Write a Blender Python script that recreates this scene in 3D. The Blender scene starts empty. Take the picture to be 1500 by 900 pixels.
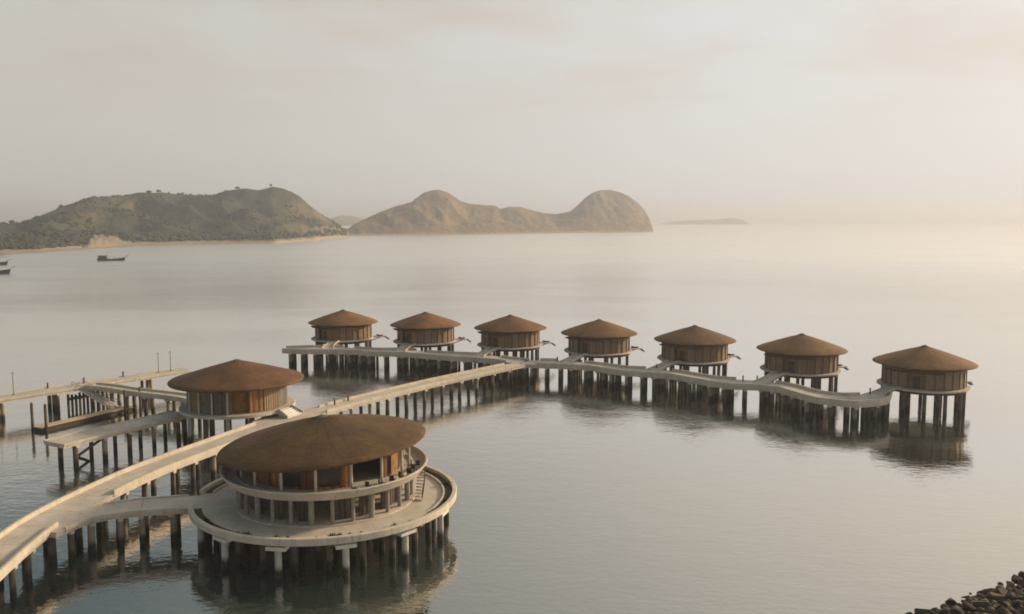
import bpy, math, random
import numpy as np
from mathutils import Vector, Matrix, noise
R = math.radians
PI = math.pi
random.seed(7)
scn = bpy.context.scene
COL = scn.collection
FPX, CH, HY = 1250.0, 36.0, 322.0
PITCH = math.atan((450 - HY) / FPX)

# ---------------------------------------------------------------- camera
cam = bpy.data.cameras.new('camera')
cam.sensor_width = 36
cam.lens = 36 * FPX / 1500
cam.clip_start = .5
cam.clip_end = 40000
camo = bpy.data.objects.new('camera', cam)
COL.objects.link(camo)
camo.location = (0, 0, CH)
camo.rotation_euler = (PI / 2 - PITCH, 0, 0)
scn.camera = camo

# ---------------------------------------------------------------- world, sun, exposure
SUN_EL, SUN_AZ = 20.0, 62.0          # azimuth clockwise from +Y (view direction) towards +X
sun_dir = Vector((math.sin(R(SUN_AZ)) * math.cos(R(SUN_EL)), math.cos(R(SUN_AZ)) * math.cos(R(SUN_EL)), math.sin(R(SUN_EL))))
w = bpy.data.worlds.new('World')
scn.world = w
w.use_nodes = True
nt = w.node_tree
nt.nodes.clear()


class NB:
    """tiny node helper"""
    def __init__(s, nt):
        s.nt = nt

    def n(s, typ, props=None, **ins):
        nd = s.nt.nodes.new(typ)
        for k, v in (props or {}).items():
            setattr(nd, k, v)
        for k, v in ins.items():
            key = k.replace('_', ' ')
            sock = nd.inputs[int(k[1:])] if (k[0] == 'i' and k[1:].isdigit()) else nd.inputs[key]
            if isinstance(v, bpy.types.NodeSocket):
                s.nt.links.new(v, sock)
            else:
                sock.default_value = v
        return nd

    def math(s, op, a, b=0.0, c=0.0, clamp=False):
        return s.n('ShaderNodeMath', {'operation': op, 'use_clamp': clamp}, i0=a, i1=b, i2=c).outputs[0]

    def ramp(s, fac, stops, interp='LINEAR'):
        nd = s.n('ShaderNodeValToRGB', None, Fac=fac)
        cr = nd.color_ramp
        cr.interpolation = interp
        while len(cr.elements) < len(stops):
            cr.elements.new(.5)
        for e, (p, c) in zip(cr.elements, stops):
            e.position = p
            e.color = (*c, 1) if len(c) == 3 else c
        return nd.outputs['Color']

    def mix(s, fac, a, b, mode='MIX'):
        nd = s.n('ShaderNodeMix', {'data_type': 'RGBA', 'blend_type': mode})
        for sock, v in ((nd.inputs[0], fac), (nd.inputs[6], a), (nd.inputs[7], b)):
            if isinstance(v, bpy.types.NodeSocket):
                s.nt.links.new(v, sock)
            elif isinstance(v, (tuple, list)):
                sock.default_value = (*v, 1) if len(v) == 3 else v
            else:
                sock.default_value = v
        return nd.outputs[2]

    def maprange(s, v, a, b, c=0.0, d=1.0, smooth=True):
        return s.n('ShaderNodeMapRange', {'interpolation_type': 'SMOOTHSTEP' if smooth else 'LINEAR'}, i0=v, i1=a, i2=b, i3=c, i4=d).outputs[0]


b = NB(nt)
sky = b.n('ShaderNodeTexSky', {'sky_type': 'NISHITA', 'sun_disc': False})
sky.sun_elevation = R(SUN_EL)
sky.sun_rotation = R(SUN_AZ)
sky.dust_density = 5.0
sky.air_density = 1.3
tc = b.n('ShaderNodeTexCoord')
dirv = tc.outputs['Generated']
sep = b.n('ShaderNodeSeparateXYZ', None, Vector=dirv)
zz = b.math('MAXIMUM', sep.outputs[2], 0.0)
den = b.math('ADD', zz, 0.13)
px_ = b.math('DIVIDE', sep.outputs[0], den)
py_ = b.math('DIVIDE', sep.outputs[1], den)
pv = b.n('ShaderNodeCombineXYZ', None, X=px_, Y=py_, Z=0.0).outputs[0]
cl1 = b.n('ShaderNodeTexNoise', None, Vector=pv, Scale=.75, Detail=4.0, Roughness=.5, Distortion=.35).outputs['Fac']
cl2 = b.n('ShaderNodeTexNoise', None, Vector=pv, Scale=1.7, Detail=3.0, Roughness=.5).outputs['Fac']
clf = b.maprange(b.math('ADD', b.math('MULTIPLY', cl1, .7), b.math('MULTIPLY', cl2, .3)), .40, .62)
sd = b.n('ShaderNodeVectorMath', {'operation': 'DOT_PRODUCT'}, i0=dirv, i1=tuple(sun_dir)).outputs['Value']
sunf = b.maprange(sd, 0.0, .92)
# veil of thin cloud: clear gaps pale grey, cloud a faint pink-beige; brighter overhead (out of the picture)
gap = b.mix(sunf, (6.5, 6.25, 5.7), (8.1, 8.05, 8.0))
cld = b.mix(sunf, (6.3, 5.5, 4.8), (7.4, 6.6, 5.95))
lowsky = b.mix(b.math('MULTIPLY', clf, b.maprange(zz, .07, .21, .10, 1.0)), gap, cld)
high = b.mix(sunf, (1.15, 1.8, 1.95), (9.6, 8.7, 7.6))
veil = b.mix(b.maprange(zz, .215, .32), lowsky, high)
skyc = b.mix(.88, sky.outputs[0], veil)
bg = b.n('ShaderNodeBackground', None, Color=skyc, Strength=.09)
out = b.n('ShaderNodeOutputWorld')
nt.links.new(bg.outputs[0], out.inputs[0])

sun = bpy.data.lights.new('sun', 'SUN')
sun.energy = 4.4
sun.angle = R(6)
sun.color = (1.0, .78, .50)
suno = bpy.data.objects.new('sun', sun)
COL.objects.link(suno)
suno.rotation_euler = (-sun_dir).to_track_quat('-Z', 'Y').to_euler()
suno.location = (80, 0, 120)

scn.view_settings.view_transform = 'Standard'
scn.view_settings.look = 'None'
scn.view_settings.exposure = 0.15
scn.view_settings.gamma = 1.0
scn.view_settings.use_curve_mapping = False
scn.render.engine = 'CYCLES'
scn.cycles.volume_bounces = 0
scn.cycles.max_bounces = 6
scn.cycles.filter_width = 1.8


# ---------------------------------------------------------------- materials
def mat(name, rough=.8):
    m = bpy.data.materials.new(name)
    m.use_nodes = True
    nt = m.node_tree
    nt.nodes.clear()
    nb = NB(nt)
    p = nb.n('ShaderNodeBsdfPrincipled', None, Roughness=rough)
    o = nb.n('ShaderNodeOutputMaterial')
    nt.links.new(p.outputs[0], o.inputs[0])
    return m, nb, p


def world_pos(nb):
    return nb.n('ShaderNodeNewGeometry').outputs['Position']


def bump(nb, p, h, strength=.4, dist=.05):
    bm = nb.n('ShaderNodeBump', None, Strength=strength, Distance=dist, Height=h)
    nb.nt.links.new(bm.outputs[0], p.inputs['Normal'])


def noisy(name, c1, c2, scale=.6, c3=None, rough=.85, streak=None, bs=.3, wet=False):
    """two blended tones + blotches; optional tidal staining near the water line"""
    m, nb, p = mat(name, rough)
    pos = world_pos(nb)
    n1 = nb.n('ShaderNodeTexNoise', None, Vector=pos, Scale=scale, Detail=5.0, Roughness=.6).outputs['Fac']
    c = nb.ramp(n1, [(.35, c1), (.65, c2)])
    n2 = nb.n('ShaderNodeTexNoise', None, Vector=pos, Scale=scale * 6, Detail=4.0, Roughness=.6).outputs['Fac']
    c = nb.mix(nb.maprange(n2, .52, .72, 0, .55), c, c3 or tuple(x * .6 for x in c1))
    if streak:
        mp = nb.n('ShaderNodeMapping', None, Vector=pos, Scale=(2.2, 2.2, .12)).outputs[0]
        n3 = nb.n('ShaderNodeTexNoise', None, Vector=mp, Scale=1.0, Detail=3.0).outputs['Fac']
        c = nb.mix(nb.maprange(n3, .5, .75, 0, .6), c, streak)
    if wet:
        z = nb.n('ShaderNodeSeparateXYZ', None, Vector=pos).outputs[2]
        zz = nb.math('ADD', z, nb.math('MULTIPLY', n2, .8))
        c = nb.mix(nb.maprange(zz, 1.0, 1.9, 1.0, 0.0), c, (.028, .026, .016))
    nb.nt.links.new(c, p.inputs['Base Color'])
    bump(nb, p, n2, bs, .04)
    return m


M = {}
M['deck'] = noisy('deck_concrete', (.42, .365, .31), (.55, .485, .415), .35, (.28, .24, .20), rough=.8)
M['parapet'] = noisy('parapet_concrete', (.48, .42, .34), (.60, .53, .44), .5, (.33, .29, .22), streak=(.34, .31, .25))
M['fascia'] = noisy('fascia_concrete', (.50, .425, .36), (.62, .535, .455), .5, (.30, .25, .20), streak=(.26, .22, .18))
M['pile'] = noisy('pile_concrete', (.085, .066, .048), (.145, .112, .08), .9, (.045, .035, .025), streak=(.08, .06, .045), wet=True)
M['pilelight'] = noisy('pale_pile_concrete', (.42, .40, .37), (.52, .49, .45), .9, (.26, .24, .2), streak=(.2, .18, .15), wet=True)
M['dark'] = noisy('dark_timber', (.035, .028, .02), (.06, .045, .032), 1.5)
M['metal'] = noisy('grey_metal', (.16, .16, .155), (.22, .22, .21), 2.0, rough=.5)
M['soffit'] = noisy('soffit_timber', (.10, .06, .035), (.15, .09, .05), 1.2)
M['white'] = noisy('pale_render', (.62, .60, .56), (.72, .70, .66), 1.0)
M['sandstone'] = noisy('pale_earth', (.50, .43, .35), (.62, .55, .46), .05, (.38, .30, .22), bs=.6)
M['beach'] = noisy('beach_sand', (.26, .20, .145), (.36, .29, .21), .04, (.17, .13, .09))
M['earth'] = noisy('eroded_earth', (.16, .13, .10), (.25, .20, .15), .06, (.10, .075, .05), bs=.6)
M['plant'] = noisy('planter_leaves', (.035, .055, .015), (.07, .09, .03), 3.0)
M['leaf'] = noisy('tree_foliage', (.022, .028, .010), (.050, .052, .020), .03, (.014, .019, .007))
M['trunk'] = noisy('tree_bark', (.08, .06, .04), (.12, .09, .06), 1.0)
M['rock'] = noisy('dark_rock', (.022, .012, .006), (.06, .034, .016), 1.6, (.01, .006, .004), bs=.9)
M['rockpale'] = noisy('pale_rock', (.15, .11, .06), (.27, .21, .12), 1.6, (.04, .03, .015), bs=.9)
M['hull'] = noisy('boat_hull', (.04, .035, .028), (.075, .06, .045), .3)
M['boatpale'] = noisy('boat_paint', (.5, .48, .43), (.6, .57, .52), .3)
M['plank'] = noisy('dock_planks', (.42, .30, .17), (.55, .41, .25), .6, (.3, .2, .11))

# thatch / shingle: brown with fine courses and weathering
def thatch(name, c1, c2, c3):
    m, nb, p = mat(name, .9)
    tc = nb.n('ShaderNodeTexCoord').outputs['Object']
    s = nb.n('ShaderNodeSeparateXYZ', None, Vector=tc)
    ang = nb.math('ARCTAN2', s.outputs[1], s.outputs[0])
    rad = nb.math('SQRT', nb.math('ADD', nb.math('MULTIPLY', s.outputs[0], s.outputs[0]), nb.math('MULTIPLY', s.outputs[1], s.outputs[1])))
    ca = nb.n('ShaderNodeCombineXYZ', None, X=nb.math('MULTIPLY', nb.math('COSINE', ang), 26.0), Y=nb.math('MULTIPLY', nb.math('SINE', ang), 26.0), Z=nb.math('MULTIPLY', rad, 1.1)).outputs[0]
    st = nb.n('ShaderNodeTexNoise', None, Vector=ca, Scale=1.0, Detail=4.0, Roughness=.65).outputs['Fac']
    cb = nb.n('ShaderNodeCombineXYZ', None, X=nb.math('MULTIPLY', nb.math('COSINE', ang), 3.0), Y=nb.math('MULTIPLY', nb.math('SINE', ang), 3.0), Z=nb.math('MULTIPLY', rad, 5.0)).outputs[0]
    co = nb.n('ShaderNodeTexNoise', None, Vector=cb, Scale=1.0, Detail=3.0, Roughness=.7).outputs['Fac']
    n1 = nb.n('ShaderNodeTexNoise', None, Vector=world_pos(nb), Scale=.22, Detail=5.0, Roughness=.6).outputs['Fac']
    c = nb.ramp(n1, [(.38, tuple(x * .86 for x in c1)), (.60, tuple(x * 1.1 for x in c2))])
    c = nb.mix(nb.maprange(st, .45, .7, 0, .5), c, c3)
    c = nb.mix(nb.maprange(co, .48, .68, 0, .6), c, tuple(x * .6 for x in c1))
    oi = nb.n('ShaderNodeObjectInfo').outputs['Random']
    hv = nb.n('ShaderNodeHueSaturation', None, Hue=nb.maprange(oi, 0, 1, .492, .504, False), Saturation=1.12, Value=nb.maprange(nb.math('FRACT', nb.math('MULTIPLY', oi, 7.3)), 0, 1, .84, 1.16, False), Color=c).outputs[0]
    nb.nt.links.new(hv, p.inputs['Base Color'])
    bump(nb, p, nb.math('ADD', st, co), .5, .08)
    return m


M['thatch'] = thatch('thatch', (.145, .078, .036), (.19, .102, .046), (.10, .053, .024))
M['thatchbig'] = thatch('thatch_pavilion', (.098, .052, .024), (.135, .072, .032), (.07, .037, .017))
M['cap'] = noisy('ridge_cap', (.09, .08, .05), (.12, .10, .07), 2.0)

# timber wall with vertical battens
def battens(name, c1, c2, dark, n=110):
    m, nb, p = mat(name, .7)
    tc = nb.n('ShaderNodeTexCoord').outputs['Object']
    s = nb.n('ShaderNodeSeparateXYZ', None, Vector=tc)
    ang = nb.math('ARCTAN2', s.outputs[1], s.outputs[0])
    wv = nb.math('SINE', nb.math('MULTIPLY', ang, float(n)))
    bl = nb.math('FLOOR', nb.math('MULTIPLY', nb.math('ADD', ang, 4.0), 5.2))
    wn = nb.n('ShaderNodeTexWhiteNoise', {'noise_dimensions': '1D'}, W=bl).outputs['Value']
    n1 = nb.n('ShaderNodeTexNoise', None, Vector=world_pos(nb), Scale=1.1, Detail=5.0, Roughness=.6).outputs['Fac']
    c = nb.mix(wn, c1, c2)
    c = nb.mix(nb.maprange(n1, .45, .7, 0, .5), c, dark)
    c = nb.mix(nb.maprange(wv, -1.0, -.3, .6, 0.0), c, tuple(x * .45 for x in dark))
    nb.nt.links.new(c, p.inputs['Base Color'])
    bump(nb, p, wv, .6, .05)
    return m


M['wall'] = battens('timber_batten_wall', (.21, .135, .07), (.31, .215, .12), (.13, .08, .04))
M['wallgrey'] = battens('grey_batten_wall', (.13, .105, .085), (.22, .185, .15), (.08, .06, .045), 130)
M['wallshade'] = battens('shaded_batten_wall', (.07, .055, .04), (.13, .10, .075), (.035, .025, .018), 90)  # darker batten copy: shade of the open lower storey, put into its colour
M['amberglow'] = battens('amber_glow_wall', (.13, .04, .012), (.50, .24, .06), (.07, .02, .008), 60)  # warm glow of the interior painted into the timber colour
M['door'] = noisy('warm_door_timber', (.20, .10, .035), (.30, .155, .05), 1.0)
M['column'] = noisy('grey_column', (.22, .20, .17), (.32, .29, .25), 1.2)
m_, nb_, p_ = mat('dark_glass', .12)
p_.inputs['Base Color'].default_value = (.03, .03, .03, 1)
M['glass'] = m_

# water
m_, nb_, p_ = mat('sea_water', .07)
pos = world_pos(nb_)
sp = nb_.n('ShaderNodeSeparateXYZ', None, Vector=pos)
dist = nb_.n('ShaderNodeVectorMath', {'operation': 'LENGTH'}, i0=pos).outputs['Value']
mpw = nb_.n('ShaderNodeMapping', None, Vector=pos, Rotation=(0, 0, R(12)), Scale=(.62, 1.0, 1.0)).outputs[0]
r1 = nb_.n('ShaderNodeTexNoise', None, Vector=mpw, Scale=1.25, Detail=3.0, Roughness=.55, Distortion=.4).outputs['Fac']
r2 = nb_.n('ShaderNodeTexNoise', None, Vector=mpw, Scale=.28, Detail=2.0, Roughness=.5).outputs['Fac']
mpl = nb_.n('ShaderNodeMapping', None, Vector=pos, Rotation=(0, 0, R(-8)), Scale=(.35, 1.0, 1.0)).outputs[0]
pat = nb_.n('ShaderNodeTexNoise', None, Vector=mpl, Scale=.018, Detail=4.0, Roughness=.55, Distortion=.6).outputs['Fac']
patf = nb_.maprange(pat, .38, .64)
r3 = nb_.n('ShaderNodeTexNoise', None, Vector=mpw, Scale=3.4, Detail=2.0, Roughness=.5, Distortion=.3).outputs['Fac']
hgt = nb_.math('ADD', nb_.math('ADD', nb_.math('MULTIPLY', r1, .07), nb_.math('MULTIPLY', r2, .10)), nb_.math('MULTIPLY', r3, .018))
fade = nb_.maprange(dist, 230.0, 650.0, 1.0, 4.0, False)
stg = nb_.math('MULTIPLY', nb_.math('MULTIPLY', fade, .55), nb_.math('ADD', nb_.math('MULTIPLY', patf, .55), .45))
bm = nb_.n('ShaderNodeBump', None, Strength=stg, Distance=1.0, Height=hgt)
nb_.nt.links.new(bm.outputs[0], p_.inputs['Normal'])
gl = nb_.n('ShaderNodeBsdfGlossy', None, Color=(.97, .945, .915, 1), Roughness=nb_.maprange(dist, 240.0, 900.0, .02, .36, False), Normal=bm.outputs[0])
lw = nb_.n('ShaderNodeLayerWeight', None, Blend=.5, Normal=bm.outputs[0]).outputs['Facing']
mxs = nb_.n('ShaderNodeMixShader', None, Fac=nb_.math('POWER', lw, 1.75), i1=p_.outputs[0], i2=gl.outputs[0])
[nb_.nt.links.new(mxs.outputs[0], x.inputs[0]) for x in nb_.nt.nodes if x.bl_idname == 'ShaderNodeOutputMaterial']
wc = nb_.mix(patf, (.010, .026, .024), (.020, .040, .034))
nb_.nt.links.new(wc, p_.inputs['Base Color'])
p_.inputs['IOR'].default_value = 1.6
M['water'] = m_

# hills
def hillmat(name, g1, g2, dry, rockc):
    m, nb, p = mat(name, .95)
    geo = nb.n('ShaderNodeNewGeometry')
    pos = geo.outputs['Position']
    s = nb.n('ShaderNodeSeparateXYZ', None, Vector=pos)
    nz = nb.n('ShaderNodeSeparateXYZ', None, Vector=geo.outputs['Normal']).outputs[2]
    n1 = nb.n('ShaderNodeTexNoise', None, Vector=pos, Scale=.012, Detail=6.0, Roughness=.6).outputs['Fac']
    n2 = nb.n('ShaderNodeTexNoise', None, Vector=pos, Scale=.07, Detail=5.0, Roughness=.7).outputs['Fac']
    c = nb.ramp(n1, [(.35, g1), (.62, g2)])
    c = nb.mix(nb.maprange(n1, .50, .68, 0, .8), c, dry)
    c = nb.mix(nb.maprange(n2, .45, .65, 0, .7), c, tuple(x * .55 for x in g1))
    steep = nb.maprange(nb.math('ADD', nz, nb.math('MULTIPLY', n2, .3)), .68, .86, .8, 0.0)
    c = nb.mix(steep, c, rockc)
    zn = nb.math('ADD', s.outputs[2], nb.math('MULTIPLY', nb.math('SUBTRACT', n2, .5), 10.0))
    c = nb.mix(nb.maprange(zn, 2.0, 6.5, 1.0, 0.0), c, (.36, .28, .20))
    nb.nt.links.new(c, p.inputs['Base Color'])
    bump(nb, p, n2, .8, 6.0)
    return m


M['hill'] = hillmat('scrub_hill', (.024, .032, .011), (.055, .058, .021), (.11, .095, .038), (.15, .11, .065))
M['hill2'] = hillmat('far_hill', (.15, .10, .055), (.22, .15, .085), (.30, .205, .12), (.27, .18, .11))  # dry grass tan, lightened in the colour to stand in for haze


# ---------------------------------------------------------------- mesh helpers
class MB:
    def __init__(s):
        s.v, s.f = [], []

    def add(s, vs, fs):
        o = len(s.v)
        s.v += [tuple(v) for v in vs]
        s.f += [tuple(i + o for i in f) for f in fs]
        return s

    def box(s, cx, cy, cz, sx, sy, sz, rz=0.0):
        c, q = math.cos(rz), math.sin(rz)
        vs = []
        for dz in (-.5, .5):
            for dx, dy in ((-.5, -.5), (.5, -.5), (.5, .5), (-.5, .5)):
                x, y = dx * sx, dy * sy
                vs.append((cx + x * c - y * q, cy + x * q + y * c, cz + dz * sz))
        return s.add(vs, [(3, 2, 1, 0), (4, 5, 6, 7), (0, 1, 5, 4), (1, 2, 6, 5), (2, 3, 7, 6), (3, 0, 4, 7)])

    def bar(s, p, q, r, n=6, r2=None):
        p, q = Vector(p), Vector(q)
        r2 = r if r2 is None else r2
        d = (q - p).normalized()
        a = d.cross(Vector((0, 0, 1)) if abs(d.z) < .9 else Vector((1, 0, 0))).normalized()
        c = d.cross(a)
        vs = []
        for P, rr in ((p, r), (q, r2)):
            for k in range(n):
                t = 2 * PI * k / n
                vs.append(P + a * rr * math.cos(t) + c * rr * math.sin(t))
        fs = [(k, (k + 1) % n, n + (k + 1) % n, n + k) for k in range(n)] + [tuple(range(n))[::-1], tuple(range(n, 2 * n))]
        return s.add(vs, fs)

    def lathe(s, prof, n=64, a0=0.0, a1=2 * PI, closed=False, cx=0, cy=0):
        """prof: (r,z) list. full turn when a1-a0 = 2pi; 'closed' joins last profile point to first"""
        full = abs(a1 - a0 - 2 * PI) < 1e-6
        m = len(prof)
        cols = n if full else n + 1
        vs = []
        for k in range(cols):
            t = a0 + (a1 - a0) * k / n
            for r, z in prof:
                vs.append((cx + r * math.cos(t), cy + r * math.sin(t), z))
        fs = []
        for k in range(n):
            k2 = (k + 1) % cols
            for j in range(m if closed else m - 1):
                j2 = (j + 1) % m
                fs.append((k * m + j, k2 * m + j, k2 * m + j2, k * m + j2))
        if not full and closed:
            fs.append(tuple(range(m))[::-1])
            fs.append(tuple((cols - 1) * m + j for j in range(m)))
        return s.add(vs, fs)

    def strip(s, L, Rr, z0, z1):
        """closed prism between two polylines (x,y[,dz])"""
        n = len(L)
        vs = []
        for (a, c) in zip(L, Rr):
            da = a[2] if len(a) > 2 else 0
            vs += [(a[0], a[1], z0 + da), (c[0], c[1], z0 + da), (c[0], c[1], z1 + da), (a[0], a[1], z1 + da)]
        fs = [(0, 1, 2, 3), tuple(4 * (n - 1) + i for i in (3, 2, 1, 0))]
        for i in range(n - 1):
            o, q = 4 * i, 4 * i + 4
            for j in range(4):
                k = (j + 1) % 4
                fs.append((o + j, q + j, q + k, o + k))
        return s.add(vs, fs)

    def prism(s, poly, z0, z1):
        n = len(poly)
        vs = [(x, y, z0) for x, y in poly] + [(x, y, z1) for x, y in poly]
        fs = [tuple(range(n))[::-1], tuple(range(n, 2 * n))] + [(i, (i + 1) % n, n + (i + 1) % n, n + i) for i in range(n)]
        return s.add(vs, fs)


def obj(name, mb, m, parent=None, smooth=False, world=False, loc=None):
    me = bpy.data.meshes.new(name)
    vs = mb.v
    if world and parent is not None:
        px, py, pz = parent.location
        vs = [(x - px, y - py, z - pz) for x, y, z in vs]
    me.from_pydata(vs, [], mb.f)
    import bmesh
    bm = bmesh.new()
    bm.from_mesh(me)
    bmesh.ops.recalc_face_normals(bm, faces=bm.faces)
    bm.to_mesh(me)
    bm.free()
    if smooth:
        for p in me.polygons:
            p.use_smooth = True
    me.materials.append(m)
    o = bpy.data.objects.new(name, me)
    COL.objects.link(o)
    if parent is not None:
        o.parent = parent
    if loc:
        o.location = loc
    return o


def tag(o, label=None, cat=None, group=None, kind=None):
    for k, v in (('label', label), ('category', cat), ('group', group), ('kind', kind)):
        if v:
            o[k] = v
    return o


def thing(name, label, cat, loc=(0, 0, 0), rz=0.0, group=None):
    o = bpy.data.objects.new(name, None)
    COL.objects.link(o)
    o.location = loc
    o.rotation_euler = (0, 0, rz)
    o.empty_display_size = .5
    return tag(o, label, cat, group)


def structure(name, mb, m, smooth=False):
    return tag(obj(name, mb, m, smooth=smooth), kind='structure')


def copy_tree(o, parent=None):
    c = o.copy()
    COL.objects.link(c)
    c.parent = parent
    for ch in [x for x in o.children]:
        copy_tree(ch, c)
    return c


def inst(src_mesh, name, parent, loc, rot=(0, 0, 0), sc=(1, 1, 1), wparent=None):
    """child copy of a shared mesh; loc in world coordinates of an unrotated parent"""
    o = bpy.data.objects.new(name, src_mesh)
    COL.objects.link(o)
    o.parent = parent
    p = parent.location
    o.location = (loc[0] - p.x, loc[1] - p.y, loc[2] - p.z)
    o.rotation_euler = rot
    o.scale = sc
    return o


def spline(pts, ds=1.0, lin=0.0):
    """Catmull-Rom through pts (any dimension), resampled"""
    P = [np.array(p, float) for p in pts]
    P = [2 * P[0] - P[1]] + P + [2 * P[-1] - P[-2]]
    out = []
    for i in range(1, len(P) - 2):
        a, c, d, e = P[i - 1], P[i], P[i + 1], P[i + 2]
        n = max(2, int(np.linalg.norm((d - c)[:2]) / ds))
        for k in range(n):
            t = k / n
            q = .5 * ((2 * c) + (-a + d) * t + (2 * a - 5 * c + 4 * d - e) * t * t + (-a + 3 * c - 3 * d + e) * t ** 3)
            out.append(q * (1 - lin) + (c * (1 - t) + d * t) * lin)
    out.append(P[-2])
    return out


def offs(C, d):
    """offset polyline (list of arrays x,y) to the left by d (number or list)"""
    out = []
    n = len(C)
    for i in range(n):
        t = C[min(i + 1, n - 1)][:2] - C[max(i - 1, 0)][:2]
        t = t / (np.linalg.norm(t) + 1e-9)
        dd = d[i] if hasattr(d, '__len__') else d
        out.append((C[i][0] - t[1] * dd, C[i][1] + t[0] * dd))
    return out


# shared pile meshes -----------------------------------------------------------
def pile_mesh(name, r, h, m, n=10, cap=None):
    mb = MB()
    prof = [(0.001, -2.5), (r, -2.5), (r * 1.02, .4), (r, 1.4), (r * .97, h), (0.001, h)]
    mb.lathe(prof, n)
    o = obj(name, mb, m, smooth=False)
    me = o.data
    bpy.data.objects.remove(o)
    return me


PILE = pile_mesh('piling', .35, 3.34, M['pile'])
M['pilemid'] = noisy('sunlit_pile_concrete', (.22, .18, .14), (.32, .265, .21), .9, (.12, .095, .07), streak=(.11, .085, .06), wet=True)  # lighter copy of the pile tone: light caught by front piles, put into colour
PILE_MID = pile_mesh('sunlit_piling', .35, 3.34, M['pilemid'])
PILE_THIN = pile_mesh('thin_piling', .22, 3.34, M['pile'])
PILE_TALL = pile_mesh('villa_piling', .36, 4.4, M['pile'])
PILE_PALE = pile_mesh('pale_piling', .36, 2.96, M['pilelight'], 12)


def capbeam_mesh(w):
    mb = MB()
    mb.box(0, 0, 0, w, .55, .38)
    o = obj('cap_beam', mb, M['fascia'])
    me = o.data
    bpy.data.objects.remove(o)
    return me


CAPS = {}


def bent(parent, x, y, ang, width, n=2, mesh=PILE, zt=3.296, jitter=.15, splay=0.0):
    """cross beam on n piles; ang = direction of the cross beam"""
    key = round(width * 2) / 2
    if key not in CAPS:
        CAPS[key] = capbeam_mesh(key)
    inst(CAPS[key], 'cap_beam', parent, (x, y, zt - .19), (0, 0, ang))
    for k in range(n):
        f = (k / (n - 1) - .5) if n > 1 else 0
        d = f * (width - 1.1)
        px, py = x + math.cos(ang) * d, y + math.sin(ang) * d
        lean = f * splay
        inst(PILE_MID if (mesh is PILE and random.random() < .42) else mesh, 'piling', parent, (px + random.uniform(-jitter, jitter), py + random.uniform(-jitter, jitter), zt - 3.35 - .03 * random.random()),
             (random.uniform(-.012, .012), lean + random.uniform(-.012, .012), random.uniform(0, 3)),
             (random.uniform(.85, 1.12),) * 2 + (1,))


def walkway(name, label, cat, pts, widths, ztop=3.9, thick=.6, par_h=.5, par_t=.28, left=((0, 1),), right=((0, 1),), group=None,
            bents=4.5, npile=2, bw=None, skip=None, endcap=False, mesh=PILE, splay=0.0, dmat='deck', lin=0.0):
    C = spline([(p[0], p[1], wd) for p, wd in zip(pts, widths)], 1.0, lin)
    n = len(C)
    W = [c[2] for c in C]
    t = thing(name, label, cat, (pts[0][0], pts[0][1], 0), 0, group)
    L, Rr = offs(C, [w_ / 2 for w_ in W]), offs(C, [-w_ / 2 for w_ in W])
    mb = MB()
    j = 0
    while j < n - 1:
        k = min(j + 5, n - 1)
        A, B = [tuple(q) for q in L[j:k + 1]], [tuple(q) for q in Rr[j:k + 1]]
        for P_ in (A, B):
            if k < n - 1 and len(P_) > 1:
                P_[-1] = tuple(P_[-1][i_] + (P_[-2][i_] - P_[-1][i_]) * .05 for i_ in (0, 1))
        mb.strip(A, B, ztop - .12, ztop)
        j = k
    obj('deck', mb, M[dmat], t, world=True)
    Lf, Rf = offs(C, [w_ / 2 - .10 for w_ in W]), offs(C, [-w_ / 2 + .10 for w_ in W])
    mb = MB().strip(Lf, Rf, ztop - thick, ztop - .123)
    obj('edge_beam', mb, M['fascia'], t, world=True)
    for side, spans in ((1, left), (-1, right)):
        for a, c in spans:
            i0, i1 = int(a * (n - 1)), int(c * (n - 1)) + 1
            if i1 - i0 < 2:
                continue
            # parapet in cast lengths with small joints
            j = i0
            mb = MB()
            while j < i1 - 1:
                k = min(j + 6, i1 - 1)
                A = offs(C, [side * (w_ / 2 + .06) for w_ in W])[j:k + 1]
                B = offs(C, [side * (w_ / 2 + .06 - par_t) for w_ in W])[j:k + 1]
                mb.strip(A, B, ztop - .25, ztop + par_h + random.uniform(-.012, .012))
                j = k
            obj('parapet', mb, M['parapet'], t, world=True)
    # bents
    s = 0.0
    nxt = 1.5
    for i in range(1, n):
        s += float(np.linalg.norm(C[i][:2] - C[i - 1][:2]))
        if s >= nxt:
            nxt += bents
            tdir = C[min(i + 1, n - 1)][:2] - C[i - 1][:2]
            ang = math.atan2(tdir[1], tdir[0]) + PI / 2
            if skip and skip(C[i][0], C[i][1]):
                continue
            bent(t, C[i][0], C[i][1], ang, (bw or W[i] * .9), npile, mesh, ztop - thick - .004, splay=splay)
    return t


# ================================================================ SETTING
mb = MB()
mb.add([(-9000, -480, 0), (9000, -480, 0), (9000, 10500, 0), (-9000, 10500, 0)], [(0, 1, 2, 3)])
structure('sea_water', mb, M['water'])


def interp(x, tab):
    if x <= tab[0][0]:
        return tab[0][1]
    for (a, va), (c, vc) in zip(tab, tab[1:]):
        if x <= c:
            t = (x - a) / (c - a)
            return va + (vc - va) * t
    return tab[-1][1]


def zsil(v, Y):
    """true height of a skyline point seen at picture row v, at depth Y"""
    bb = (v - 450) / FPX
    return CH + Y * (-math.sin(PITCH) - bb * math.cos(PITCH)) / (math.cos(PITCH) - bb * math.sin(PITCH))


def fb(x, y, s, o=4):
    return noise.fractal(Vector((x * s, y * s, 3.1)), 1.0, 2.0, o)


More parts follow.
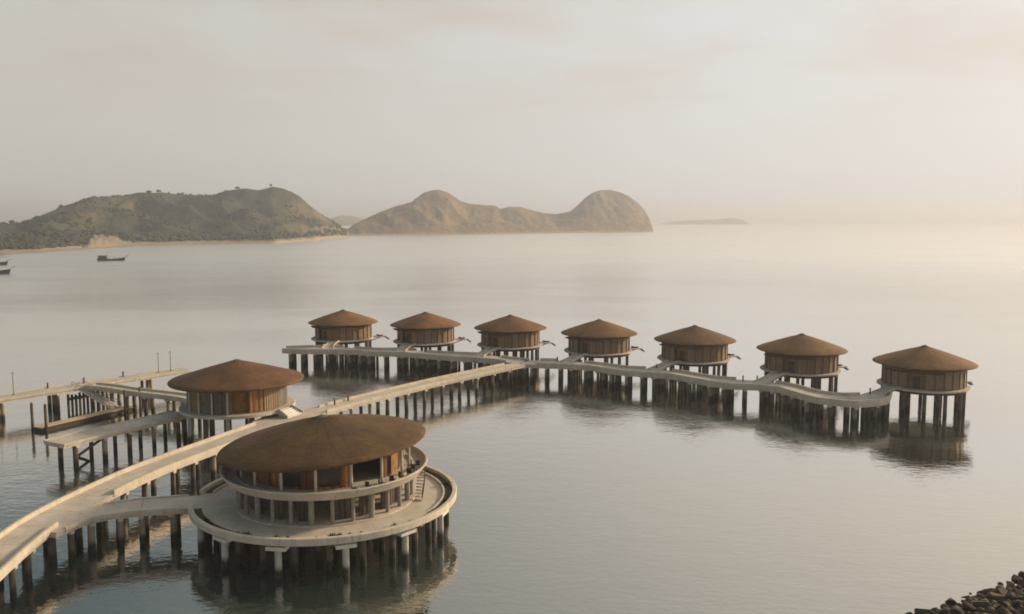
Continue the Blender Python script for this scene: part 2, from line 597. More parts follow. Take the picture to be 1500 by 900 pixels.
def hill(name, label, u0, u1, du, shore, depth, sil, m, gully=.25, back=400, nr=46):
    us = np.arange(u0, u1 + .1, du)
    vs, fs = [], []
    rows = nr
    for u in us:
        ys = interp(u, shore)
        dp = interp(u, depth)
        yr = ys + dp
        zr = max(zsil(interp(u, sil), yr), .5)
        for j in range(rows):
            t = -.06 + (1.06 + back / dp) * (j / (rows - 1)) ** 1.15
            Y = ys + dp * t
            X = Y * (u - 750) / FPX / 1.005
            if t <= 0:
                z = -6 * (-t) / .06 - .2
            elif t < 1:
                prof = min(1.0, 1.35 * t) ** .9 * .55 + .45 * t ** 1.3
                prof = .5 * (1 - math.cos(PI * t ** .72)) * .6 + prof * .4
                rg = 1 - abs(fb(X + 35 * fb(Y, X, .006, 2), Y * .45, .011, 3))      # ridged: gullies running down the slope
                sp = 1 - abs(fb((X - (ys - Y) * .9) * .9, 40, .0105, 2)) * 1.5      # diagonal spurs
                z = zr * prof * (1 - gully * 4 * t * (1 - t) * ((1 - rg) * 1.0 + (1 - sp) * .9))
                z += (5.5 * fb(X, Y, .022) + 2.6 * fb(X, Y, .085)) * min(1, 4 * t) * (1 - .75 * t ** 4)
                z = max(z, .3 + 1.5 * t)
            else:
                z = zr * (1 - .9 * min(1.0, (t - 1) / (back / dp)) ** 1.4) - .3 * (t - 1)
            if j == rows - 1:
                z = -3
            vs.append((X, Y, z))
    for i in range(len(us) - 1):
        for j in range(rows - 1):
            a = i * rows + j
            fs.append((a, a + rows, a + rows + 1, a + 1))
    mb = MB().add(vs, fs)
    o = structure(name, mb, m, smooth=True)
    return vs, rows


SH1 = [(-200, 880), (0, 906), (50, 944), (120, 1054), (200, 1193), (300, 1259), (400, 1290), (460, 1480), (500, 1745), (512, 1830)]
SIL1 = [(-200, 335), (-60, 330), (0, 328), (30, 328), (48, 321), (60, 316), (85, 306), (105, 301), (120, 296), (135, 290), (150, 288), (180, 286.5), (200, 285), (222, 283), (240, 282), (262, 285),
        (290, 286), (318, 287), (330, 280), (345, 278), (362, 276), (380, 279), (392, 276), (402, 273.5), (415, 276), (428, 281), (440, 288), (455, 302), (475, 317), (492, 328), (505, 337), (512, 346)]
h1, rows1 = hill('hill', '', -200, 512, 3.5, SH1, [(-200, 260), (200, 330), (400, 330), (460, 180), (512, 60)], SIL1, M['hill'], gully=.5, nr=96)
SH2 = [(503, 1850), (510, 1860), (700, 2063), (955, 2500), (962, 2510)]
SIL2 = [(500, 342), (510, 335), (520, 328), (545, 316), (575, 304), (603, 296), (612, 289), (622, 282), (632, 279), (642, 278), (655, 281), (665, 288), (676, 295), (690, 299), (725, 301.5), (733, 306),
        (745, 303), (762, 303), (775, 307), (795, 312), (815, 314), (835, 310), (847, 300), (857, 290), (868, 282), (880, 278.5), (893, 278), (907, 281.5), (920, 287), (934, 297), (944, 308), (950, 318), (955, 330), (958, 341)]
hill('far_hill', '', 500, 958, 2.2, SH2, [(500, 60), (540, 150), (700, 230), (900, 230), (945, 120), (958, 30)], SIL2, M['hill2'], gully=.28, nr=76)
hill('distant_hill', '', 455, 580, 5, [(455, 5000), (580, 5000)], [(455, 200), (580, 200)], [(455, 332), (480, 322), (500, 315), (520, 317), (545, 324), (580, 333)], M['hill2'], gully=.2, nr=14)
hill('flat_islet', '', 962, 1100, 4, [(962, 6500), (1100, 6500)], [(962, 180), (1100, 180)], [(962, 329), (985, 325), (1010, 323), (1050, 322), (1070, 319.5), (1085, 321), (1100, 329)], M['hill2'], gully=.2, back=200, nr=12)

# beach and the pale earth bank at the foot of the near hill
mb = MB()
L_, R_ = [], []
for u in range(-60, 330, 6):
    ys = interp(u, SH1)
    f = .6 + .5 * fb(u, 0, .03)
    y0, y1 = ys - 26 - 14 * f, ys + 22
    L_.append((y0 * (u - 750) / FPX / 1.005, y0))
    R_.append((y1 * (u - 750) / FPX / 1.005, y1))
n = len(L_)
vs = []
for a, c in zip(L_, R_):
    for k in range(5):
        t = k / 4
        vs.append((a[0] + (c[0] - a[0]) * t, a[1] + (c[1] - a[1]) * t, -.4 + 2.4 * t ** .7))
mb.add(vs, [(i * 5 + k, i * 5 + 5 + k, i * 5 + 6 + k, i * 5 + 1 + k) for i in range(n - 1) for k in range(4)])
structure('beach', mb, M['beach'], smooth=True)
mb = MB()
vs = []
NU, NV = 40, 14
for i in range(NU + 1):
    u = 112 + 98 * i / NU
    ys = interp(u, SH1) - 6
    e = interp(u, [(112, 0), (122, 6), (136, 15), (150, 13), (165, 13), (176, 8), (190, 6), (210, 0)])
    for j in range(NV + 1):
        t = j / NV
        Y = ys + 55 * t
        z = e * (math.sin(min(t * 1.25, 1) * PI / 2) ** .8) * (1 + .25 * fb(u * 3, Y, .06)) - 1.2 + 2.2 * t
        vs.append((Y * (u - 750) / FPX / 1.005, Y, z))
mb.add(vs, [(i * (NV + 1) + j, (i + 1) * (NV + 1) + j, (i + 1) * (NV + 1) + j + 1, i * (NV + 1) + j + 1) for i in range(NU) for j in range(NV)])
structure('earth_bank', mb, M['earth'], smooth=True)

# woodland and scrub on the near hill: one mass of small crowns
rng = random.Random(3)
ico = None


def ico_sphere(sub):
    import bmesh
    bm = bmesh.new()
    bmesh.ops.create_icosphere(bm, subdivisions=sub, radius=1)
    v = [tuple(x.co) for x in bm.verts]
    f = [tuple(x.index for x in fc.verts) for fc in bm.faces]
    bm.free()
    return np.array(v), f


I1v, I1f = ico_sphere(1)
I2v, I2f = ico_sphere(2)
I3v, I3f = ico_sphere(3)
mb = MB()
cnt = 0
tries = 0
H1 = np.array(h1).reshape(-1, rows1, 3)
while cnt < 6500 and tries < 60000:
    tries += 1
    i = rng.randrange(H1.shape[0] - 2)
    j = rng.randrange(8, 82)
    a, c = rng.random(), rng.random()
    P = (H1[i, j] * (1 - a) + H1[i + 1, j] * a) * (1 - c) + (H1[i, j + 1] * (1 - a) + H1[i + 1, j + 1] * a) * c
    if P[2] < 3 or P[2] > 94:
        continue
    dens = fb(P[0], P[1], .012, 3)
    u = 750 + 1.005 * FPX * P[0] / P[1]
    thr = -.05 + max(0, (u - 150) / 900)
    if dens < thr + rng.uniform(-.15, .15) and P[2] > 14:
        continue
    r = rng.uniform(1.6, 3.6) * (1.3 if P[2] < 25 else .9)
    sc = np.array([r * rng.uniform(.8, 1.3), r * rng.uniform(.8, 1.3), r * rng.uniform(.55, .9)])
    jit = 1 + np.array([rng.uniform(-.28, .28) for _ in range(len(I1v))])[:, None]
    mb.add(I1v * jit * sc + P + np.array([0, 0, r * .3]), I1f)
    cnt += 1
tag(obj('hill_woodland', mb, M['leaf']), 'dark scrub and woodland covering the near hill on the left', 'woodland', kind='stuff')


# skyline trees -------------------------------------------------------------
def crown(r, h, rng, nb=60):
    mb = MB()
    for k in range(nb):
        a = rng.uniform(0, 2 * PI)
        q = rng.random() ** .5
        z = rng.uniform(.1, 1)
        rr = r * q * math.sin(PI * (z * .8 + .1)) ** .6
        s = r * rng.uniform(.16, .34)
        jit = 1 + np.array([rng.uniform(-.3, .3) for _ in range(len(I1v))])[:, None]
        mb.add(I1v * jit * np.array([s, s, s * .7]) + np.array([rr * math.cos(a), rr * math.sin(a), h * (.35 + .65 * z)]), I1f)
    return mb


def skyline_z(u):
    i = int((u + 200) / 3.5)
    col = H1[max(0, min(i, H1.shape[0] - 1))]
    k = int(np.argmax((col[:, 2] - CH) / col[:, 1]))
    return col[k]


def tree(u, r, h, label, group='trees on the skyline of the near hill', P=None):
    P = skyline_z(u) if P is None else P
    t = thing('hill_tree', label, 'tree', (float(P[0]), float(P[1]), float(P[2]) - .8), 0, group)
    mb = MB().bar((0, 0, -1), (.2, .1, h * .6), .35, 6, .15)
    mb.bar((.1, 0, h * .3), (r * .45, .3, h * .6), .15, 5, .06).bar((.1, 0, h * .35), (-r * .45, .2, h * .65), .15, 5, .06)
    obj('trunk', mb, M['trunk'], t)
    obj('crown', crown(r, h, rng), M['leaf'], t)


TL = [(91, 3.0, 5.5, 'small dark tree sticking up on the lower left slope of the near hill'),
      (128, 2.8, 4.5, 'dark tree left of where the near hill levels out'),
      (222, 4.8, 5.0, 'round tree, left one of the pair at the middle of the hill top'),
      (235, 4.8, 5.0, 'round tree, right one of the pair at the middle of the hill top'),
      (270, 3.0, 4.5, 'lone small tree on the flat hill crest right of the tree pair'),
      (352, 4.2, 4.8, 'bushy tree on the hump before the highest top of the near hill'),
      (399, 2.6, 6.5, 'spiky tree on the very highest top of the near hill'),
      (20, 3.6, 5.5, 'dark tree at the low left end of the near hill ridge')]
for a in TL:
    tree(*a)
tree(0, 8, 11, 'yellowish green tree on the beach at the left edge', 'trees on the beach', P=(-545.0 * .985, 893.0, 1.5))

# rocky shore, lower right ------------------------------------------------------
mb = MB()
vs = []
NX, NY = 40, 30
for i in range(NX + 1):
    for j in range(NY + 1):
        x = 34 + 50 * i / NX
        y = 50 + 34 * j / NY
        # waterline runs from (35,70) to (60,84)
        d = (x - 34.5) * .50 - (y - 73.0) * .86
        z = max(-2.2, min(2.6, d * .30 - .12)) + .25 * fb(x, y, .4)
        vs.append((x, y, z))
mb.add(vs, [(i * (NY + 1) + j, (i + 1) * (NY + 1) + j, (i + 1) * (NY + 1) + j + 1, i * (NY + 1) + j + 1) for i in range(NX) for j in range(NY)])
structure('rocky_shore', mb, M['rock'], smooth=True)
rock_me = []
for k in range(8):
    mb = MB()
    sc = np.array([rng.uniform(.8, 1.25), rng.uniform(.7, 1.1), rng.uniform(.5, .8)])
    vv = []
    cuts = []
    for _ in range(11):
        q = np.array([rng.gauss(0, 1) for _ in range(3)])
        cuts.append((q / np.linalg.norm(q), rng.uniform(.42, .80)))
    for v in I3v:
        q = v * (1 + .10 * noise.noise(Vector(v) * 2.4 + Vector((k * 7.1, 0, 0))))
        for nrm, lim in cuts:
            d = float(np.dot(q, nrm))
            if d > lim:
                q = q - nrm * (d - lim)
        q = q * (1 + .03 * noise.noise(Vector(v) * 6.0 + Vector((0, k * 3.3, 0))))
        vv.append(q * sc)
    mb.add(vv, I3f)
    o = obj('boulder', mb, M['rock'] if k < 6 else M['rockpale'])
    rock_me.append(o.data)
    bpy.data.objects.remove(o)
placed = []
for k in range(14000):
    if len(placed) >= 298:
        break
    x, y = rng.uniform(34, 60), rng.uniform(68, 88)
    d = (x - 34.5) * .50 - (y - 73.0) * .86
    if d < -.35:
        continue
    gz = max(-2.2, min(2.6, d * .30 - .12))
    # leave out what lies wholly outside the picture
    zc = y * math.cos(PITCH) - (gz - CH) * math.sin(PITCH)
    uu = 750 + FPX * x / zc
    vv_ = 450 - FPX * (y * math.sin(PITCH) + (gz - CH) * math.cos(PITCH)) / zc
    if uu > 1520 or vv_ > 925:
        continue
    r = rng.choice([.2, .26, .32, .38, .45, .55, .7]) if len(placed) > 16 else rng.uniform(.7, 1.1)
    if any((x - a) ** 2 + (y - c) ** 2 < (.62 * (r + q)) ** 2 for a, c, q in placed):
        continue
    placed.append((x, y, r))
    kk = rng.choice([0, 1, 2, 3, 4, 5, 0, 1, 2, 3, 4, 5, 6, 7])
    o = bpy.data.objects.new('boulder', rock_me[kk])
    COL.objects.link(o)
    o.location = (x, y, gz + .25 * r)
    o.rotation_euler = (rng.uniform(-.5, .5), rng.uniform(-.5, .5), rng.uniform(0, 6.3))
    o.scale = (r, r, r)
    if kk < 6:
        tag(o, 'dark brown boulder in the rock heap at the lower right corner', 'rock', 'dark boulders of the rock heap')
    else:
        tag(o, 'pale tan boulder among the dark rocks at the lower right corner', 'rock', 'pale boulders of the rock heap')

# ================================================================ WALKWAYS
main_pts = [(-46.5, 62), (-48.2, 72), (-49.4, 80), (-50.0, 88), (-49.2, 96), (-47.0, 107), (-42.6, 119.5), (-39.2, 128.6), (-37.3, 133.3)]
walkway('boardwalk', 'long straight concrete boardwalk rising from the lower left corner, sunlit pale parapets', 'boardwalk', main_pts, [4.4] * 9,
        left=((0, .965),), right=((0, .36), (.50, .98)), bents=4.6)
walkway('branch_walkway', 'short curved walkway branching right from the boardwalk to the round pavilion platform', 'walkway',
        [(-48.4, 85.5), (-46.9, 90.6), (-43.0, 93.3), (-39.5, 94.3), (-35.2, 95.0)], [3.0, 4.0, 4.6, 4.6, 4.6], ztop=3.894, par_h=.16, left=((.45, .93),), right=((.10, .93),), bents=3.2, npile=2)
mb = MB().prism([(-40.8, 129.6), (-41.5, 134.2), (-40.6, 137.2), (-37.6, 141.5), (-34.4, 144.0), (-31.6, 146.2), (-29.2, 144.6), (-31.5, 139.8), (-33.6, 136.2), (-35.0, 131.2)], 3.40, 3.888)
t = thing('landing_deck', 'pale concrete landing deck joining boardwalk, bridge and low pavilion', 'deck', (-36, 138, 0))
obj('deck', mb, M['deck'], t, world=True)
for x, y in ((-38.5, 132.5), (-39, 137), (-36, 140.5), (-36, 134.5), (-33.5, 138.2), (-33.2, 143), (-31, 142.5)):
    inst(PILE, 'piling', t, (x, y, .0))
walkway('bridge_walkway', 'straight walkway bridge from the landing deck to the far villa row', 'walkway bridge',
        [(-33.2, 140.4), (-29.2, 147.2), (-22.7, 157), (-15.6, 167), (-9.0, 175.4), (-2.6, 183.4), (1.6, 188.6)], [3.8] * 7, ztop=3.896, par_h=.42, left=((.06, .96),), right=((.03, .93),), bents=5.2, splay=.06)
rowL = [(-56.8, 210.6), (-51.7, 210.5), (-44.4, 210.6), (-37.6, 208.5), (-33.0, 206.6), (-26.2, 206.3), (-22.0, 203.6), (-14.4, 200.4), (-7.4, 198.2), (-2.4, 194.6), (2.6, 191.1)]
wL = [4.0, 6.6, 7.0, 4.8, 5.6, 7.0, 5.0, 6.2, 6.8, 4.8, 5.0]
walkway('row_walkway', 'left half of the scalloped walkway in front of the villas, left of the bridge', 'walkway', rowL, wL, ztop=3.9, thick=.78, lin=.75, par_h=.52,
        left=((0, .22), (.27, .50), (.55, .82), (.87, 1)), right=((0, .95),), bents=3.1, npile=4, group='scalloped walkway halves in front of the villas')
rowR = [(2.6, 191.1), (7, 190.2), (12.2, 189.4), (18.2, 186.2), (24.0, 180.9), (30.0, 178.8), (34.4, 175.9), (39.6, 169.6), (43.8, 166.6), (49.4, 165.0), (53.0, 161.4), (54.6, 156.5), (57.0, 152.4), (60.8, 150.6), (65.2, 152.0), (68.8, 156.6)]
wR = [5.0, 6.4, 6.6, 4.8, 5.6, 6.8, 5.0, 5.2, 7.0, 6.4, 4.8, 5.0, 6.4, 7.0, 5.8, 3.8]
walkway('row_walkway', 'right half of the scalloped walkway in front of the villas, ending at the nearest villa', 'walkway', rowR, wR, ztop=3.9, thick=.78, lin=.75, par_h=.52,
        left=((.04, .10), (.16, .34), (.40, .60), (.67, .96)), right=((.04, 1),), bents=3.3, npile=4, group='scalloped walkway halves in front of the villas')

# ================================================================ VILLAS
def roof_profile(Rr, z0, z1, th=.19):
    d = z1 - z0
    return [(0.001, z1), (.05 * Rr, z1 - .03 * d), (.30 * Rr, z1 - .25 * d), (.55 * Rr, z1 - .50 * d), (.78 * Rr, z1 - .735 * d), (.90 * Rr, z1 - .87 * d), (.965 * Rr, z1 - .955 * d), (Rr, z0 - .02),
            (Rr + .02, z0 - .09), (Rr - .04, z0 - th), (Rr - .25, z0 - th + .02), (.8 * Rr, z0 - .1), (.3 * Rr, z0 + .25 * d), (0.001, z0 + .3 * d)]


def ragged(mb, Rr, j=.05):
    g = random.Random(5)
    out = []
    for x, y, z in mb.v:
        q = math.hypot(x, y)
        if q > .93 * Rr:
            f = 1 + g.uniform(-j, j) / Rr
            out.append((x * f, y * f, z + g.uniform(-j, j) * .8))
        else:
            out.append((x, y, z + g.uniform(-.02, .02)))
    mb.v = out
    return mb


def make_villa():
    t = thing('overwater_villa', '', 'villa', (0, 0, 0))
    rf = obj('roof', ragged(MB().lathe(roof_profile(9.1, 9.05, 12.15), 120), 9.1, .035), M['thatch'], t, smooth=True)
    obj('roof_cap', MB().lathe([(.001, 12.34), (.35, 12.25), (.8, 12.0), (.82, 11.9), (.3, 12.0), (.001, 12.05)], 20), M['cap'], rf)
    # wall: faceted drum of timber panels, with a recessed entrance at the south-west
    a_e0, a_e1 = R(222), R(246)
    wl = MB().lathe([(7.25, 4.92), (7.25, 9.2), (7.05, 9.2), (7.05, 4.92)], 64, a_e1, a_e0 + 2 * PI, closed=True)
    obj('wall', wl, M['wall'], t)
    mb = MB()
    for k in range(26):
        a = a_e1 + (2 * PI - (a_e1 - a_e0)) * k / 25
        mb.box(7.31 * math.cos(a), 7.31 * math.sin(a), 7.02, .12, .16, 4.16, a)
    obj('wall_batten', mb, M['soffit'], t)
    obj('top_rail', MB().lathe([(7.27, 8.35), (7.40, 8.35), (7.40, 8.62), (7.27, 8.62)], 64, closed=True), M['dark'], t)
    # entrance niche
    am = (a_e0 + a_e1) / 2
    mb = MB().lathe([(6.5, 4.93), (6.5, 9.1), (6.42, 9.1), (6.42, 4.93)], 10, a_e0 - .04, a_e1 + .04, closed=True)
    obj('entrance_screen', mb, M['door'], t)
    d = obj('door', MB().box(6.56 * math.cos(am), 6.56 * math.sin(am), 6.1, .08, 1.15, 2.3, am), M['dark'], t)
    obj('handle', MB().box(6.63 * math.cos(am + .06), 6.63 * math.sin(am + .06), 6.0, .06, .05, .4, am), M['metal'], d)
    # canopy ring over entrance side
    mb = MB().lathe([(7.5, 8.02), (8.35, 7.96), (8.35, 8.12), (7.5, 8.2)], 22, R(188), R(268), closed=True)
    obj('entrance_canopy', mb, M['soffit'], t)
    # windows
    for a in (R(100), R(60), R(20)):
        wn = obj('window', MB().lathe([(7.28, 5.3), (7.33, 5.3), (7.33, 7.9), (7.28, 7.9)], 8, a - .16, a + .16, closed=True), M['glass'], t)
        mb = MB()
        for e in (-.165, 0, .165):
            mb.box(7.37 * math.cos(a + e), 7.37 * math.sin(a + e), 6.6, .07, .1, 2.75, a + e)
        obj('window_frame', mb, M['soffit'], wn)
    # deck
    obj('deck', MB().lathe([(.001, 4.9), (8.05, 4.9), (8.12, 4.86), (8.12, 4.64), (8.0, 4.58), (.001, 4.58)], 64, cx=-.25, cy=-.35), M['fascia'], t)
    mb = MB()
    for k in range(6):
        a = k * PI / 6 + .1
        mb.box(0, 0, 4.42, 15.2, .32, .24, a)
    obj('floor_beam', MB().lathe([(6.9, 4.0), (7.45, 4.0), (7.45, 4.575), (6.9, 4.575)], 48, closed=True), M['dark'], t)
    for k in range(12):
        a = 2 * PI * k / 12 + .12
        o = bpy.data.objects.new('piling', PILE_TALL)
        COL.objects.link(o)
        o.parent = t
        o.location = (7.0 * math.cos(a), 7.0 * math.sin(a), -.21)
        o.rotation_euler = (random.uniform(-.01, .01), random.uniform(-.01, .01), a)
    for k in range(4):
        a = 2 * PI * k / 4 + .4
        o = bpy.data.objects.new('piling', PILE_TALL)
        COL.objects.link(o)
        o.parent = t
        o.location = (3.6 * math.cos(a), 3.6 * math.sin(a), 0.14)
    # sun platform on the seaward right side
    a = R(20)
    ca, sa = math.cos(a), math.sin(a)
    pf = obj('side_platform', MB().box(9.3 * ca, 9.3 * sa, 4.70, 3.4, 2.6, .2, a), M['fascia'], t)
    obj('lounger', MB().box(9.7 * ca, 9.7 * sa, 5.02, 1.7, .7, .12, a).box(9.05 * ca, 9.05 * sa, 5.18, .5, .7, .14, a).box(9.7 * ca, 9.7 * sa, 4.88, 1.5, .5, .16, a), M['dark'], pf)
    mb = MB()
    for k in range(4):
        mb.box((11.15 + .3 * k) * ca, (11.15 + .3 * k) * sa, 4.62 - .22 * k, .34, 1.2, .10, a)
    mb.bar((10.8 * ca, 10.8 * sa, 4.6), (12.3 * ca, 12.3 * sa, 3.65), .08)
    obj('steps', mb, M['dark'], pf)
    obj('bracket', MB().bar((7.2 * ca, 7.2 * sa, 3.6), (10.4 * ca, 10.4 * sa, 4.6), .1), M['dark'], pf)
    return t


V = [(-44.8, 225.0), (-22.4, 219.6), (-.4, 213.0), (20.9, 203.2), (41.4, 191.6), (60.8, 177.4), (78.5, 160.6)]
START = [(-46.2, 212.2), (-27.2, 207.8), (-7.6, 199.6), (12.6, 191.0), (30.6, 180.6), (49.4, 166.4), (68.3, 155.6)]
ordn = ['farthest villa at the left end of the villa row, copper brown conical roof', 'second villa from the left in the villa row, reddish conical roof',
        'third villa from the left in the villa row, where the bridge comes in', 'middle villa of the seven in the far row, brown conical thatched roof',
        'third villa from the right in the villa row, brown conical roof', 'second villa from the right, between two larger gaps of water, conical roof',
        'nearest and largest villa at the right end of the row, standing on dark piles']
proto = make_villa()
villas = [proto] + [copy_tree(proto) for _ in V[1:]]
for k, ((x, y), st) in enumerate(zip(V, START)):
    o = villas[k]
    o.location = (x, y, 0)
    o['label'] = ordn[k]
    o['group'] = 'round overwater villas in a row'
    # entrance ramp: part of the villa
    d = Vector((st[0] - x, st[1] - y))
    L0 = d.length
    a = math.atan2(d.y, d.x)
    p0, p1 = L0 + .6, 7.9
    n = 10
    A, B = [], []
    for i in range(n + 1):
        f = i / n
        rr = p0 + (p1 - p0) * f
        wd = 1.5 - .35 * math.sin(f * PI)
        dz = min(1.0, f * 1.25) * .98
        cx, cy = rr * math.cos(a), rr * math.sin(a)
        A.append((cx - math.sin(a) * wd, cy + math.cos(a) * wd, dz))
        B.append((cx + math.sin(a) * wd, cy - math.cos(a) * wd, dz))
    rp = obj('entrance_ramp', MB().strip(A, B, 3.62, 3.915), M['deck'], o)
    for E_ in (A, B):
        E2 = [(q[0] + (0.0), q[1], q[2]) for q in E_]
        s = 1 if E_ is A else -1
        E3 = [(q[0] + math.sin(a) * .16 * s, q[1] - math.cos(a) * .16 * s, q[2]) for q in E_]
        obj('kerb', MB().strip(E2, E3, 3.6, 4.22), M['parapet'], rp)
    if L0 > 12:
        for f in (.35, .7):
            rr = p0 + (p1 - p0) * f
            for s in (-.8, .8):
                inst(PILE, 'piling', o, (x + rr * math.cos(a) - math.sin(a) * s, y + rr * math.sin(a) + math.cos(a) * s, .1 + .5 * f))

# ================================================================ ROUND PAVILION
PX, PY = -21.6, 96.8
t = thing('round_pavilion', 'large two storey round pavilion with a tilted brown saucer roof on its own ring deck', 'pavilion', (PX, PY, 0))
# platform
obj('platform', MB().lathe([(.001, 3.88), (15.0, 3.88), (15.0, 3.80), (14.3, 3.72), (14.2, 3.40), (.001, 3.40)], 120), M['deck'], t)
AB = R(187)      # where the branch arrives
pr = MB().lathe([(15.02, 3.74), (15.12, 3.8), (15.14, 4.42), (15.07, 4.5), (14.65, 4.5), (14.6, 4.42), (14.6, 3.885), (15.01, 3.87)], 110, AB + .17, AB + 2 * PI - .17, closed=True)
obj('rim_parapet', pr, M['parapet'], t)
obj('planter_wall', MB().lathe([(13.72, 3.884), (13.72, 4.16), (13.52, 4.16), (13.52, 3.884)], 110, AB + .20, AB + 2 * PI - .20, closed=True), M['parapet'], t)
obj('planter_soil', MB().lathe([(14.595, 3.886), (14.595, 4.02), (13.725, 4.02), (13.725, 3.886)], 110, AB + .21, AB + 2 * PI - .21, closed=True), M['dark'], t)
# lower storey
mb = MB().lathe([(.001, 4.02), (10.3, 4.02), (10.3, 3.884), (.001, 3.884)], 80)
obj('plinth', mb, M['fascia'], t)
cme = MB().lathe([(.001, 0), (.24, 0), (.24, 2.93), (.001, 2.93)], 10)
co = obj('column', cme, M['column'], t, smooth=False)
colme = co.data
bpy.data.objects.remove(co)
for k in range(28):
    a = 2 * PI * k / 28 + .05
    o = inst(colme, 'column', t, (PX + 9.75 * math.cos(a), PY + 9.75 * math.sin(a), 4.02), (0, 0, 0), (.9, .9, 1) if k % 3 else (1.3, 1.3, 1))
segs = [(R(195), R(228)), (R(238), R(250)), (R(262), R(272)), (R(286), R(300)), (R(306), R(318)), (R(326), R(350)), (R(10), R(60)), (R(75), R(100)), (R(118), R(150)), (R(160), R(180))]
for a0, a1 in segs:
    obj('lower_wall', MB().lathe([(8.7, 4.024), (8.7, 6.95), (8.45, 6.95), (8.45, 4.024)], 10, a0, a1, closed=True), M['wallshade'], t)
obj('core_wall', MB().lathe([(2.6, 4.024), (2.6, 6.95), (2.4, 6.95), (2.4, 4.024)], 24, closed=True), M['wallgrey'], t)
# ring floor with flared parapet
obj('ring_floor', MB().lathe([(.001, 6.955), (10.5, 6.955), (10.8, 7.05), (11.0, 7.2), (11.0, 7.40), (.001, 7.40)], 110), M['deck'], t, smooth=False)
obj('ring_parapet', MB().lathe([(10.85, 7.05), (11.02, 7.02), (11.75, 7.98), (11.72, 8.06), (11.52, 8.06), (11.46, 7.98), (11.02, 7.38)], 110, closed=True), M['parapet'], t)
obj('upper_step', MB().lathe([(10.1, 7.404), (10.1, 7.62), (9.9, 7.62), (9.9, 7.404)], 90, closed=True), M['parapet'], t)
# upper storey
uw = MB().lathe([(8.5, 7.405), (8.5, 10.55), (8.3, 10.55), (8.3, 7.405)], 80, R(-30), R(300), closed=True)
uw.v = [(x, y, z + x * math.tan(R(4.2)) if z > 9 else z) for x, y, z in uw.v]
obj('upper_wall', uw, M['amberglow'], t)
for k in range(12):
    a = R(-28) + R(326) * (k + .5) / 12
    wn = obj('window', MB().lathe([(8.53, 7.7), (8.57, 7.7), (8.57, 9.6), (8.53, 9.6)], 6, a - .13, a + .13, closed=True), M['glass'] if k % 3 else M['door'], t)
    mb = MB()
    for e in (-.135, .135):
        mb.box(8.6 * math.cos(a + e), 8.6 * math.sin(a + e), 8.6, .08, .12, 2.1, a + e)
    obj('window_frame', mb, M['soffit'], wn)
ucm = MB().lathe([(.001, 0), (.16, 0), (.16, 3.05), (.001, 3.05)], 10)
co = obj('column', ucm, M['parapet'], t)
ucme = co.data
bpy.data.objects.remove(co)
TILT = R(4.2)
for k in range(16):
    a = 2 * PI * k / 16 + .1
    hx = 9.55 * math.cos(a)
    inst(ucme, 'column', t, (PX + hx, PY + 9.55 * math.sin(a), 7.405), (0, 0, 0), (1, 1, (2.78 + hx * math.tan(TILT)) / 3.05 + .06))
# roof (a wide tilted saucer)
mb = MB().lathe([(.001, 2.72), (.5, 2.66), (2.5, 2.22), (5, 1.66), (7.5, 1.08), (9.3, .66), (10.6, .29), (11.4, .0), (11.84, -.22), (11.93, -.34), (11.86, -.44), (11.5, -.45), (10.5, -.30), (8.6, .05), (4, .5), (.001, .6)], 180)
rf = obj('roof', ragged(mb, 11.9, .035), M['thatchbig'], t, smooth=True)
rf.location = (-.45, .9, 10.55)
rf.rotation_euler = (0, -TILT, 0)
obj('roof_cap', MB().lathe([(.001, 2.84), (.4, 2.77), (.8, 2.62), (.75, 2.56), (.001, 2.58)], 20), M['cap'], rf)
# piles: pale outer T piers + dark inner rings
for k in range(13):
    a = 2 * PI * k / 13 + R(262)
    pr_ = inst(PILE_PALE, 'pier', t, (PX + 14.0 * math.cos(a), PY + 14.0 * math.sin(a), 0.04), (0, 0, a))
    hd = MB().box(0, 0, 3.20, 1.3, 2.1, .39)
    if k == 0:
        h0 = obj('pier_head', hd, M['white'], pr_)
        hme = h0.data
    else:
        o = bpy.data.objects.new('pier_head', hme)
        COL.objects.link(o)
        o.parent = pr_
for rr, nn in ((12.3, 22), (9.2, 16), (5.6, 9)):
    for k in range(nn):
        a = 2 * PI * (k + .3) / nn
        inst(PILE, 'piling', t, (PX + rr * math.cos(a), PY + rr * math.sin(a), .05))
# outside stair on the right of the lower storey
mb = MB()
a0 = R(-8)
for k in range(12):
    a = a0 + k * .028
    mb.box(10.95 * math.cos(a), 10.95 * math.sin(a), 3.99 + .28 * k, .95, .34, .08, a)
st = obj('stair', mb, M['fascia'], t)
mb = MB()
for k in range(12):
    a = a0 + k * .028
    mb.bar((11.4 * math.cos(a), 11.4 * math.sin(a), 3.95 + .26 * k), (11.4 * math.cos(a), 11.4 * math.sin(a), 4.85 + .26 * k), .04)
for k in range(11):
    a, a2 = a0 + k * .028, a0 + (k + 1) * .028
    mb.bar((11.4 * math.cos(a), 11.4 * math.sin(a), 4.85 + .26 * k), (11.4 * math.cos(a2), 11.4 * math.sin(a2), 5.11 + .26 * k), .05)
obj('handrail', mb, M['dark'], st)

# chairs on the ring terrace
def make_chair():
    c = thing('terrace_chair', 'small dark chair on the upper ring terrace at the sunny right side of the pavilion', 'chair', (0, 0, 0), 0, 'dark chairs on the pavilion terrace')
    obj('seat', MB().box(0, 0, .43, .5, .5, .08), M['dark'], c)
    obj('backrest', MB().box(-.23, 0, .72, .07, .5, .5), M['dark'], c)
    for sx in (-.2, .2):
        for sy in (-.2, .2):
            obj('leg', MB().box(sx, sy, .195, .05, .05, .39), M['dark'], c)
    return c


